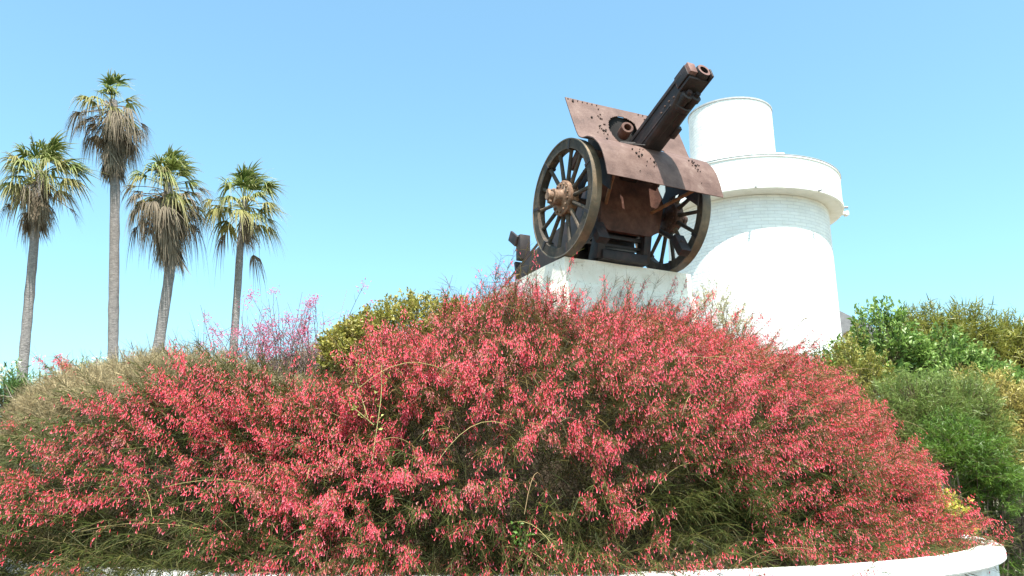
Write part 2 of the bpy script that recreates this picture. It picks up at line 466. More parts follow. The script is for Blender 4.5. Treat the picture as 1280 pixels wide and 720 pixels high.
def coral_shrub(name, label, p0, p1, n_spray, n_fill, flower_amt, green, seed_keep=None, rmax=5.45, curtain=None):
    root = empty(name, (CX + 3.2 * math.sin(R((p0 + p1) / 2)), CY - 3.2 * math.cos(R((p0 + p1) / 2)), 1.1))
    tag(root, label, 'shrub')
    O = np.array(root.location)
    st, fo, fl = Soup(), Soup(), Soup()
    # --- sprays: arching stems that leave the dome and hang over
    r, ph = dome_pts(n_spray, p0, p1, .1, rmax)
    if seed_keep is not None:
        k = seed_keep(r, ph, dome_xyz(r, ph)); r, ph = r[k], ph[k]
    nc = 0
    if curtain:                                             # shoots rooted at the rim that hang over the coping
        nc = curtain[2]
        r = np.r_[r, np.full(nc, 5.3)]; ph = np.r_[ph, R(1) * rng.uniform(curtain[0], curtain[1], nc)]
    N = len(r)
    nrm = dome_nrm(r, ph); P0 = dome_xyz(r, ph)
    lump = nz(P0, 1.3)
    P0 = P0 + nrm * relief(P0)[:, None] + bulge(P0, ph)
    out = np.stack([np.sin(ph), -np.cos(ph), np.zeros(N)], 1)
    hang = np.clip((r - 4.9) / .5, 0, 1) * np.clip((R(24) - ph) / R(30), 0, 1)      # tumbling over the coping
    P0 = P0 + out * (hang * .36)[:, None]; P0[:, 2] -= hang * .56 * rng.uniform(.1, 1, N)
    if nc:
        rc = rng.uniform(5.25, 5.62, nc)
        P0[-nc:] = np.stack([CX + rc * np.sin(ph[-nc:]), CY - rc * np.cos(ph[-nc:]), 1.28 - (rc - 5.25) * 1.6 + rng.uniform(-.22, .25, nc)], 1)
        nrm[-nc:] = unit(out[-nc:] + np.array([0, 0, .1]))
    steep = 1 - nrm[:, 2]
    tang = np.stack([np.cos(ph), np.sin(ph), np.zeros(N)], 1)
    d = unit(nrm * .75 + out * .35 + tang * rng.normal(0, .45, N)[:, None] + np.array([0, 0, .65]) + rng.normal(0, .22, (N, 3)))
    if nc: d[-nc:] = unit(out[-nc:] * .7 + rng.normal(0, .45, (nc, 3)) + np.array([0, 0, -.15]))
    L = rng.uniform(.42, 1.02, N) * (1 - .22 * steep)
    tall = (rng.uniform(size=N) < .08) & (P0[:, 2] > 2.85) & (P0[:, 0] > -.2)
    L = np.where(tall, np.minimum(L * rng.uniform(1.2, 1.6, N), 1.05), L); d[tall] = unit(d[tall] + np.array([0, 0, .8]))
    start = P0 - d * (L * np.where(tall, .45, .62))[:, None] - nrm * .06
    K = 7
    t = np.linspace(0, 1, K)
    droop = rng.uniform(.10, .34, N) * (0.55 + 1.1 * steep) * np.where(tall, .5, 1)
    path = start[:, None, :] + d[:, None, :] * (L[:, None] * t)[:, :, None] + out[:, None, :] * (L[:, None] * .18 * t ** 2)[:, :, None]
    path[:, :, 2] -= droop[:, None] * t ** 2.4
    tint = nz(P0 + 11, .9)
    sc = mixcol((.15, .17, .045), (.20, .125, .07), rng.uniform(size=N) * .8 + .2 * tint, .2)
    tubes(st, path, np.full(N, .0028), np.full(N, .0012), sc, 3)
    # --- needle branchlets along each spray
    per = 54
    ti = rng.uniform(.18, 1, (N, per))
    fi = ti * (K - 1); i0 = np.minimum(fi.astype(int), K - 2); fr = fi - i0
    ar = np.arange(N)[:, None]
    bp = path[ar, i0] * (1 - fr)[..., None] + path[ar, i0 + 1] * fr[..., None]
    td = unit(path[ar, i0 + 1] - path[ar, i0])
    bd = unit(td * .95 + rng.normal(0, .42, (N, per, 3)) + np.array([0, 0, -.12]))
    bp = bp.reshape(-1, 3); bd = bd.reshape(-1, 3)
    nb = len(bp)
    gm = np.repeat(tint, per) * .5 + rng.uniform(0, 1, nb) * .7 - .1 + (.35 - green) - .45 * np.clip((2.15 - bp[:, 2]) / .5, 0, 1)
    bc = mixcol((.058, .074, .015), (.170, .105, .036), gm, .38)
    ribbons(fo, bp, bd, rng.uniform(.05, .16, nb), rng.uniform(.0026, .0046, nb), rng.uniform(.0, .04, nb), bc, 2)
    # --- interior fill so the dome is dense, inner shade put into its dark colour
    r2, p2 = dome_pts(n_fill, p0, p1, .1, rmax)
    if seed_keep is not None:
        k = seed_keep(r2, p2, dome_xyz(r2, p2)); r2, p2 = r2[k], p2[k]
    n2 = dome_nrm(r2, p2); q = dome_xyz(r2, p2); q += n2 * (relief(q) - rng.uniform(.05, .56, len(q)))[:, None] + bulge(q, p2)
    o2 = np.stack([np.sin(p2), -np.cos(p2), np.zeros(len(q))], 1)
    hg = np.clip((r2 - 4.9) / .5, 0, 1) * np.clip((R(24) - p2) / R(30), 0, 1)
    q += o2 * (hg * .36)[:, None]; q[:, 2] -= hg * .56 * rng.uniform(.1, 1, len(q))
    if curtain:
        m = curtain[2] * 16; pc = R(1) * rng.uniform(curtain[0], curtain[1], m); rc = rng.uniform(5.2, 5.58, m)
        oc = np.stack([np.sin(pc), -np.cos(pc), np.zeros(m)], 1)
        q = np.r_[q, np.stack([CX + rc * oc[:, 0], CY + rc * oc[:, 1], 1.30 - (rc - 5.2) * 1.6 + rng.uniform(-.15, .2, m)], 1)]; n2 = np.r_[n2, oc]
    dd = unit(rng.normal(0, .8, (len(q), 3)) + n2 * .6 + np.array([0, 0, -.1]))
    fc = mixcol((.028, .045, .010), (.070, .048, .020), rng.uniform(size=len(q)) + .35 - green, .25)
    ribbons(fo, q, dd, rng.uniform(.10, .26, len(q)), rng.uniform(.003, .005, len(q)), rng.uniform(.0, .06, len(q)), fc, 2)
    # --- flowers: hanging clusters on the outer half of the sprays
    dens = nz(P0 + 3.3, 1.5) * .95 + nz(P0 - 7.1, 3.4) * .55
    hz = np.clip((P0[:, 2] - 1.25) / 1.5, 0, 1)
    dens = dens + (hz * 2.0 - .74) + flower_amt + 2.0 * np.clip((ph - R(0)) / R(24), 0, 1) * (1 - hz)
    nfl = np.clip(20 + dens * 50, 0, 92).astype(int)
    nfl = (nfl * rng.uniform(.3, 1.3, N) * (rng.uniform(size=N) < .80)).astype(int)
    idx = np.repeat(np.arange(N), nfl); F = len(idx)
    # each spray carries one to three tassels
    tas = np.stack([rng.uniform(.86, 1, N), rng.uniform(.6, .9, N), rng.uniform(.45, .8, N)], 1)
    tt = np.clip(tas[idx, rng.integers(0, 3, F)] + rng.normal(0, .055, F), .3, 1)
    fi = tt * (K - 1); i0 = np.minimum(fi.astype(int), K - 2); fr = fi - i0
    fp = path[idx, i0] * (1 - fr)[:, None] + path[idx, i0 + 1] * fr[:, None]
    spread = rng.uniform(.012, .030, N)[idx][:, None]
    off = rng.normal(0, 1, (F, 3)) * spread; off[:, 2] -= np.abs(rng.normal(0, .020, F))
    fp += off
    fd = unit(np.array([0, 0, -1]) + rng.normal(0, .38, (F, 3)) + out[idx] * .32)
    up = (P0[idx, 2] > 3.25) & (rng.uniform(size=F) < .6)
    fd[up] = unit(rng.normal(0, .7, (up.sum(), 3)))
    hue = rng.uniform(size=F)
    fam = np.clip(rng.uniform(size=N) * .8 + .25 * nz(P0 * 1.7, 1.1), 0, 1)[idx]      # every spray has its own shade
    c1 = mixcol((.86, .026, .056), (.90, .105, .195), .65 * fam + .35 * hue, .12)
    old = (rng.uniform(size=N) < .07)[idx] | (rng.uniform(size=F) < .03)
    c1[old] = mixcol((.36, .10, .05), (.50, .22, .12), hue[old], .2)
    c2 = mixcol((.88, .14, .20), (.92, .44, .52), rng.uniform(size=F), .10)
    bells(fl, fp, fd, rng.uniform(.014, .029, F), rng.uniform(.0048, .0082, F), c1, c2)
    # fine pedicels holding each flower
    pk = rng.uniform(size=F) < .5
    ribbons(st, fp[pk], unit(-off[pk] + 1e-4), np.linalg.norm(off[pk], axis=1), np.full(pk.sum(), .0018), np.zeros(pk.sum()), mixcol((.22, .10, .06), (.2, .15, .05), rng.uniform(size=pk.sum())), 1, 1)
    # --- long pale bare shoots
    nl = max(6, n_spray // 75)
    pick = rng.choice(N, nl)
    s0 = P0[pick] - nrm[pick] * .15
    d0 = unit(nrm[pick] * .5 + tang[pick] * rng.normal(0, .9, nl)[:, None] + np.array([0, 0, .35]) + out[pick] * .3)
    Ls = rng.uniform(.5, 1.1, nl)
    tk = np.linspace(0, 1, 9)
    lp = s0[:, None] + d0[:, None] * (Ls[:, None] * tk)[:, :, None]
    lp[:, :, 2] -= (Ls * rng.uniform(.25, .75, nl))[:, None] * tk ** 2.2
    tubes(st, lp, np.full(nl, .0032), np.full(nl, .0012), mixcol((.30, .27, .10), (.34, .22, .12), rng.uniform(size=nl)), 4)
    st.build('stems', M['stem'], root, origin=O); fo.build('foliage', M['needle'], root, origin=O); fl.build('flowers', M['flower'], root, origin=O)
    print(name, N, 'flowers', F, 'branchlets', nb)
    return root

# upper left of the dome is taken by dry brush, see below
def dryzone(r, ph, P):
    a = np.degrees(ph)
    zt = 1.62 + .70 * np.clip((a + 62) / 35, 0, 1)
    return np.clip((-a - 20) / 16, 0, 1) * np.clip((P[:, 2] - zt + .16 * nz(P, 2.2)) / .30, 0, 1)
coral_shrub('coral_shrub', 'big dome of coral red tubular flowers spilling over the wall below the plinth', -28, 105, 5400, 130000, .06, .30, curtain=(-28, 10, 760),
            seed_keep=lambda r, ph, P: (rng.uniform(size=len(r)) > dryzone(r, ph, P) * .9) & ~((ph > R(32)) & (r > 5.32)) & ~((ph > R(61)) & (r > 4.90)))
coral_shrub('coral_shrub', 'sparser coral flowered shrub with brown stems sprawling below the four palms', -108, -27, 3100, 95000, -.06, .30, curtain=(-64, -27, 800),
            seed_keep=lambda r, ph, P: rng.uniform(size=len(r)) > dryzone(r, ph, P) * .96)

# ------------------------------------------------------------------ dry brush on the upper left of the mound
root = empty('dry_shrub', (CX + 4.4 * math.sin(R(-72)), CY - 4.4 * math.cos(R(-72)), 1.6))
tag(root, 'dry straw coloured brushy shrub on the upper left of the mound', 'shrub')
O = np.array(root.location)
st, fo = Soup(), Soup()
r, ph = dome_pts(6500, -112, -18, 2.2, 5.5)
P = dome_xyz(r, ph); k = rng.uniform(size=len(r)) < dryzone(r, ph, P) * 1.0; r, ph, P = r[k], ph[k], P[k]
N = len(r); nrm = dome_nrm(r, ph)
d = unit(nrm * .5 + np.array([0, 0, .9]) + rng.normal(0, .4, (N, 3)))
L = rng.uniform(.3, .65, N)
t = np.linspace(0, 1, 6)
path = (P - d * (L * .6)[:, None] + nrm * (.1 * nz(P, 1.8))[:, None])[:, None] + d[:, None] * (L[:, None] * t)[:, :, None]
path[:, :, 2] -= (rng.uniform(.02, .25, N))[:, None] * t ** 2.5
lt = np.clip(.5 + .6 * nz(P, 1.1), 0, 1)
tubes(st, path, np.full(N, .003), np.full(N, .001), mixcol((.30, .24, .13), (.17, .11, .075), rng.uniform(size=N), .2), 3)
per = 46; ar = np.arange(N)[:, None]
fi = rng.uniform(.15, 1, (N, per)) * 5; i0 = np.minimum(fi.astype(int), 4); fr = fi - i0
bp = (path[ar, i0] * (1 - fr)[..., None] + path[ar, i0 + 1] * fr[..., None]).reshape(-1, 3)
bd = unit((unit(path[ar, i0 + 1] - path[ar, i0]) * .9 + rng.normal(0, .5, (N, per, 3))).reshape(-1, 3)); nb = len(bp)
ribbons(fo, bp, bd, rng.uniform(.05, .16, nb), rng.uniform(.003, .005, nb), rng.uniform(0, .03, nb),
        mixcol((.33, .26, .145), (.14, .105, .05), rng.uniform(size=nb) * .9 + np.repeat(.5 - lt, per), .25), 2)
st.build('stems', M['stem'], root, origin=O); fo.build('foliage', M['needle'], root, origin=O)

# ------------------------------------------------------------------ twiggy shrubs along the ridge
def twig_shrub(name, label, spots, rose=0, h=.7, n=26, spread=.5, tone=((.14, .10, .10), (.22, .16, .15)), rk=2, fine=9):
    root = empty(name, spots[0]); tag(root, label, 'shrub')
    O = np.array(root.location); st, fw = Soup(), Soup()
    for s in spots:
        s = np.array(s)
        d = unit(np.array([0, 0, 1.]) + rng.normal(0, spread, (n, 3)) * np.array([1, .6, .4]))
        L = rng.uniform(.45, 1, n) * h; t = np.linspace(0, 1, 7)
        base = s + rng.normal(0, .09, (n, 3)) * np.array([1, 1, .3])
        wob = rng.normal(0, .06, (n, 3))
        p = base[:, None] + d[:, None] * (L[:, None] * t)[:, :, None] + wob[:, None] * (t ** 2)[None, :, None] * h
        p += rng.normal(0, .006, p.shape)
        tubes(st, p, np.full(n, .0055), np.full(n, .0018), mixcol(*tone, rng.uniform(size=n), .2), 4)
        m = n * fine
        i = rng.integers(0, n, m); k = rng.integers(1, 6, m)
        b0 = p[i, k]; bd = unit(d[i] * .8 + rng.normal(0, .5, (m, 3)))
        ribbons(st, b0, bd, rng.uniform(.06, .24, m) * h * 1.1, np.full(m, .0042), rng.uniform(-.02, .02, m), mixcol(*tone, rng.uniform(size=m), .25), 3)
        if rose:
            c = rng.integers(0, n, rose); k = rng.integers(rk, 7, rose)
            ctr = np.repeat(p[c, k], 26, 0); q = ctr + rng.normal(0, .035, (len(ctr), 3))
            dd = unit(rng.normal(0, 1, (len(q), 3)))
            bells(fw, q, dd, rng.uniform(.02, .034, len(q)), rng.uniform(.006, .009, len(q)), mixcol((.62, .07, .18), (.70, .16, .34), rng.uniform(size=len(q))), mixcol((.75, .3, .42), (.8, .45, .58), rng.uniform(size=len(q))))
    st.build('twigs', M['stem'], root, origin=O)
    if rose: fw.build('blossoms', M['flower'], root, origin=O)
    return root
twig_shrub('twiggy_shrub', 'bare twiggy shrub with magenta pink tips on the ridge left of the olive shrub', [(-2.75, 8.3, 2.6), (-2.4, 8.25, 2.65), (-2.05, 8.3, 2.7)], rose=34, h=1.0, n=34, rk=4)
twig_shrub('twiggy_shrub', 'thin grey leafless twigs rising beside the trunk of the third palm', [(-3.7, 8.4, 2.45), (-3.3, 8.4, 2.5), (-2.95, 8.4, 2.5)], rose=7, h=.80, n=26, spread=.6)
twig_shrub('twiggy_shrub', 'wispy bare brush on the skyline between the second and third palm', [(-4.3, 8.5, 2.35), (-4.0, 8.5, 2.4), (-4.8, 8.6, 2.3)], rose=2, h=.62, n=24, spread=.55, tone=((.24, .18, .15), (.32, .26, .21)))
twig_shrub('twiggy_shrub', 'few tall dark stalks standing between the olive shrub and the plinth', [(-.42, 8.15, 3.1), (-.2, 8.2, 3.15)], rose=1, h=.55, n=6, spread=.16)
twig_shrub('twiggy_shrub', 'pair of slender stalks poking out above the olive shrub', [(-.86, 8.25, 3.3)], rose=0, h=.55, n=4, spread=.22)
tw = twig_shrub('flowering_sprig', 'tall sprig with a bright pink red tassel at the left corner of the plinth', [(.02, 8.0, 2.95), (.16, 8.05, 2.95)], rose=34, h=.85, n=9, spread=.2, rk=4)

# ------------------------------------------------------------------ leafy shrubs
def leafy_shrub(name, label, blobs, n, size, cols, cat='shrub', aspect=.42, up=.35, kind='leaf', origin=None, shell=.5, clump=0, lump=.16, trunk=None, skip_low=None):
    """blobs: (x,y,z,rx,ry,rz) ellipsoids in world space; leaves sit in clumps near the surface"""
    x, y, z, a, b_, c_ = blobs[0]
    base = origin or (x, y, 0)
    root = empty(name, base); tag(root, label, cat); O = np.array(base, float)
    fo, st = Soup(), Soup()
    vol = np.array([q[3] * q[4] + q[4] * q[5] + q[3] * q[5] for q in blobs]); vol /= vol.sum()
    for q, share in zip(blobs, vol):
        m = int(n * share); ctr = np.array(q[:3]); rad = np.array(q[3:])
        if clump:
            nc = max(4, m // clump)
            u = unit(rng.normal(size=(nc, 3))); u[:, 2] = np.where(u[:, 2] < -.25, -u[:, 2], u[:, 2])
            rr = 1 - rng.uniform(0, 1, nc) ** 1.6 * shell
            tip = ctr + u * rad * (rr * (1 + lump * nz(u * 3 + ctr, 1.2)))[:, None]
            i = rng.integers(0, nc, m)
            axis = unit(u + np.array([0, 0, up]) + rng.normal(0, .25, (nc, 3)))
            s = rng.uniform(-1, .35, m)
            p = tip[i] + axis[i] * (s * size * 2.6)[:, None] + rng.normal(0, size * .22, (m, 3))
            d = unit(axis[i] * .8 + rng.normal(0, .65, (m, 3)))
            tone = rng.uniform(0, .55, nc)[i] + rng.uniform(0, .45, m)
            stems = np.stack([tip - axis * size * 5, tip - axis * size * 2.4, tip], 1)
            tubes(st, stems, np.full(nc, size * .06), np.full(nc, size * .03), mixcol((.10, .075, .045), (.2, .15, .09), rng.uniform(size=nc)), 3)
        else:
            u = unit(rng.normal(size=(m, 3)))
            rr = 1 - rng.uniform(0, 1, m) ** 1.6 * shell
            p = ctr + u * rad * (rr * (1 + lump * nz(u * 3 + ctr, 1.4)))[:, None]
            d = unit(u + np.array([0, 0, up]) + rng.normal(0, .5, (m, 3)))
            tone = np.clip(.5 + .45 * nz(p, 2.6), 0, 1) * .6 + rng.uniform(0, .4, m)
        L = size * rng.uniform(.7, 1.3, m)
        k = len(cols) - 1
        f = np.clip(tone, 0, .999) * k; i0 = f.astype(int); fr = (f - i0)[:, None]
        C = np.array(cols); col = (C[i0] * (1 - fr) + C[i0 + 1] * fr) * (1 + rng.normal(0, .15, (m, 1))).clip(.5, 1.6)
        if kind == 'leaf': leaves(fo, p, d, L, L * aspect, col)
        else: ribbons(fo, p, d, L, L * aspect, L * rng.uniform(-.05, .25, m), col, 2)
    fo.build('foliage', M['leaf'], root, origin=O)
    # woody limbs from the base up into the mass
    nl = 7 * len(blobs); pts = []
    for q in blobs:
        for _ in range(7):
            u = unit(rng.normal(size=3)); u[2] = abs(u[2]) * .6
            e = np.array(q[:3]) + u * np.array(q[3:]) * .6
            s = np.array([q[0] * .6 + base[0] * .4, q[1] * .6 + base[1] * .4, base[2] + .0]) + rng.normal(0, .05, 3) * np.array([1, 1, 0])
            mid = (s + e) / 2 + rng.normal(0, .1, 3)
            pts.append([s, (s + mid) / 2 + rng.normal(0, .03, 3), mid, (mid + e) / 2, e])
    pts = np.array(pts); nn = len(pts)
    tubes(st, pts, np.full(nn, max(.012, size * .3)), np.full(nn, .006), mixcol((.10, .075, .05), (.18, .14, .1), rng.uniform(size=nn)), 6)
    st.build('branches', M['stem'], root, origin=O)
    return root

leafy_shrub('leafy_shrub', 'rounded olive green shrub on the ridge left of the cannon', [(-1.02, 8.2, 2.96, .84, .6, .54), (-.40, 8.25, 2.98, .6, .5, .48), (-1.55, 8.15, 2.86, .42, .5, .44)],
            30000, .040, [(.14, .15, .022), (.26, .25, .045), (.38, .34, .09), (.27, .19, .06)], aspect=.48, clump=15, origin=(-1.2, 8.4, 2.3), up=.5, shell=.3, lump=.10)

# climbing weed in the middle of the red dome, and a small green weed low down
def weed(name, label, stalks, n, size, cols, cat='weed'):
    root = empty(name, stalks[0][0]); tag(root, label, cat); O = np.array(root.location)
    st, fo = Soup(), Soup()
    for pl in stalks:
        pl = np.array(pl, float); K = 10
        tt = np.linspace(0, len(pl) - 1, K)
        P = np.stack([np.interp(tt, np.arange(len(pl)), pl[:, k]) for k in range(3)], 1)
        tubes(st, P[None], np.array([.0032]), np.array([.0016]), np.array([[.26, .26, .10]]), 4)
        m = n; f = rng.uniform(.25, 1, m) * (K - 1); i0 = np.minimum(f.astype(int), K - 2); fr = (f - i0)[:, None]
        p = P[i0] * (1 - fr) + P[i0 + 1] * fr + rng.normal(0, .03, (m, 3))
        d = unit(rng.normal(0, 1, (m, 3)) + np.array([0, -.4, .3])); L = size * rng.uniform(.7, 1.3, m)
        leaves(fo, p, d, L, L * .55, mixcol(cols[0], cols[1], rng.uniform(size=m), .15))
    st.build('stalk', M['stem'], root, origin=O); fo.build('leaves', M['leaf'], root, origin=O)
weed('climbing_weed', 'pale yellow green climbing weed twined up through the red flowers', [[(-.86, 5.05, 1.75), (-.84, 5.2, 2.2), (-.98, 5.9, 2.75)], [(-.95, 5.35, 2.05), (-1.08, 5.5, 2.35), (-1.05, 5.75, 2.55)], [(-.9, 5.3, 2.0), (-1.15, 5.4, 2.2)]], 44, .028, ((.24, .30, .06), (.36, .38, .12)))
weed('small_weed', 'small fresh green weed near the foot of the red dome', [[(.04, 4.98, 1.2), (.05, 4.92, 1.42)], [(.05, 4.98, 1.2), (.08, 4.90, 1.36)]], 26, .032, ((.09, .19, .03), (.14, .26, .05)))

# right hand shrubs and trees, outside the planter
leafy_shrub('tree', 'tall olive green feathery tree at the far right skyline', [(10.3, 19.2, 4.3, 1.7, 1.3, 1.55), (12.2, 19.4, 4.2, 1.5, 1.3, 1.45), (13.6, 19.2, 4.0, 1.5, 1.2, 1.3), (11.2, 19.0, 2.8, 2.6, 1.2, 1.3)],
            60000, .20, [(.11, .13, .020), (.21, .22, .040), (.33, .30, .07)], cat='tree', aspect=.11, kind='ribbon', clump=30, up=1.3, origin=(11.6, 19.3, 0), lump=.16, shell=.35)
leafy_shrub('leafy_shrub', 'bright green glossy leaved shrub beside the tower foot', [(7.0, 15.2, 3.6, 1.0, .9, 1.12), (8.3, 15.2, 3.2, 1.2, .9, 1.15), (9.5, 15.2, 2.7, 1.1, .9, 1.1), (6.1, 15.1, 3.1, .7, .7, 1.0), (7.8, 14.9, 2.2, 1.6, .8, 1.1)],
            42000, .095, [(.085, .155, .032), (.165, .265, .055), (.30, .41, .13)], aspect=.45, clump=15, shell=.35, origin=(7.7, 15.3, 0))
leafy_shrub('leafy_shrub', 'yellow green shrub with upright sprigs just right of the red dome', [(5.55, 13.0, 3.3, .55, .5, .75), (5.25, 12.9, 2.8, .55, .5, .8), (5.95, 13.1, 2.9, .5, .5, .7)],
            9000, .055, [(.13, .14, .022), (.26, .25, .05), (.38, .33, .09)], aspect=.4, clump=18, up=1.1, origin=(5.6, 13.0, 0))
leafy_shrub('feathery_shrub', 'grey green feathery shrub in front of the bright green shrub', [(5.95, 11.9, 2.5, .75, .55, .80), (6.6, 12.0, 2.5, .75, .5, .8), (6.9, 12.1, 1.9, .7, .5, .85), (5.5, 11.8, 2.1, .5, .5, .7)],
            52000, .075, [(.10, .15, .030), (.17, .235, .055), (.27, .32, .10)], aspect=.10, kind='ribbon', clump=24, up=.5, origin=(6.3, 12.0, 0))
leafy_shrub('conifer_shrub', 'dark green needle leaved shrub close behind the end of the wall', [(5.75, 10.5, 1.85, .52, .45, .62), (6.1, 10.6, 1.45, .46, .45, .62), (5.45, 10.4, 1.95, .35, .4, .42), (5.9, 10.9, .70, .75, .45, .75)],
            56000, .055, [(.045, .10, .012), (.095, .18, .022), (.17, .27, .04)], aspect=.13, kind='ribbon', clump=26, up=.0, origin=(5.85, 10.6, 0))
leafy_shrub('dry_shrub', 'yellowish half dry shrub at the right edge of the view', [(7.35, 12.5, 2.65, .75, .5, .75), (7.8, 12.4, 2.0, .7, .5, .95), (7.1, 12.2, 2.0, .55, .5, .75)],
            24000, .075, [(.15, .13, .04), (.30, .255, .07), (.45, .37, .11), (.52, .44, .16)], aspect=.2, clump=24, up=.4, origin=(7.6, 12.6, 0))
leafy_shrub('ground_cover_plant', 'yellow variegated leafy plant spilling round the end of the wall', [(4.62, 9.0, 1.26, .24, .35, .26), (4.82, 9.6, 1.32, .24, .4, .32), (4.92, 10.25, 1.36, .24, .4, .34), (5.44, 10.15, .85, .13, .3, .42), (5.0, 10.9, 1.3, .3, .4, .3)],
            5600, .050, [(.26, .30, .05), (.52, .45, .06), (.66, .58, .14)], cat='plant', aspect=.5, clump=12, origin=(5.0, 9.7, .6))
twig_shrub('dead_shrub', 'dark bare dead shrub at the lower right corner', [(6.35, 10.5, .75), (6.8, 10.7, .85)], rose=0, h=1.0, n=9, spread=.95, tone=((.05, .038, .03), (.12, .09, .07)), fine=260)
leafy_shrub('leafy_shrub', 'low dark green sprigs in front of the foot of the tower', [(5.2, 14.0, 3.55, .35, .4, .48), (4.6, 14.0, 3.4, .4, .4, .45)],
            4200, .06, [(.035, .065, .02), (.07, .11, .035), (.11, .15, .05)], aspect=.25, clump=16, up=1.4, origin=(4.9, 14.0, 0))
leafy_shrub('pale_shrub', 'pale cream flowering shrub behind the right end of the plinth', [(2.85, 11.3, 4.05, .42, .35, .42), (3.15, 11.3, 3.8, .35, .35, .4)],
            2600, .035, [(.30, .27, .13), (.5, .46, .28), (.62, .58, .40)], aspect=.3, clump=16, up=.9, origin=(2.9, 11.3, 2.9))

# pale flowering shrubs behind the mound on the left
for (lab, blobs) in (('green shrub with cream blossoms at the left edge of the view', [(-8.75, 14, 3.1, .55, .5, .55)]),
                     ('cream blossomed shrub against the sky left of the first palm trunk', [(-8.0, 14.1, 3.0, .4, .4, .52)]),
                     ('cream blossomed shrub between the first and second palm trunks', [(-7.25, 14, 3.2, .5, .5, .55), (-6.75, 14, 3.15, .4, .4, .5)])):
    r0 = leafy_shrub('oleander', lab, blobs, 1500 * len(blobs), .13, [(.055, .12, .03), (.11, .19, .05), (.18, .26, .08)], aspect=.17, clump=14, up=.9, origin=(blobs[0][0], 14, 0))
    fl = Soup(); O = np.array(r0.location)
    for q in blobs:
        nc = 12; u = unit(rng.normal(size=(nc, 3)) + np.array([0, -.6, .7])); c = np.array(q[:3]) + u * np.array(q[3:]) * 1.05
        p = np.repeat(c, 14, 0) + rng.normal(0, .045, (nc * 14, 3))
        leaves(fl, p, unit(rng.normal(size=p.shape)), np.full(len(p), .06), np.full(len(p), .05), mixcol((.72, .66, .42), (.80, .78, .68), rng.uniform(size=len(p))))
    fl.build('blossoms', M['flower'], r0, origin=O)

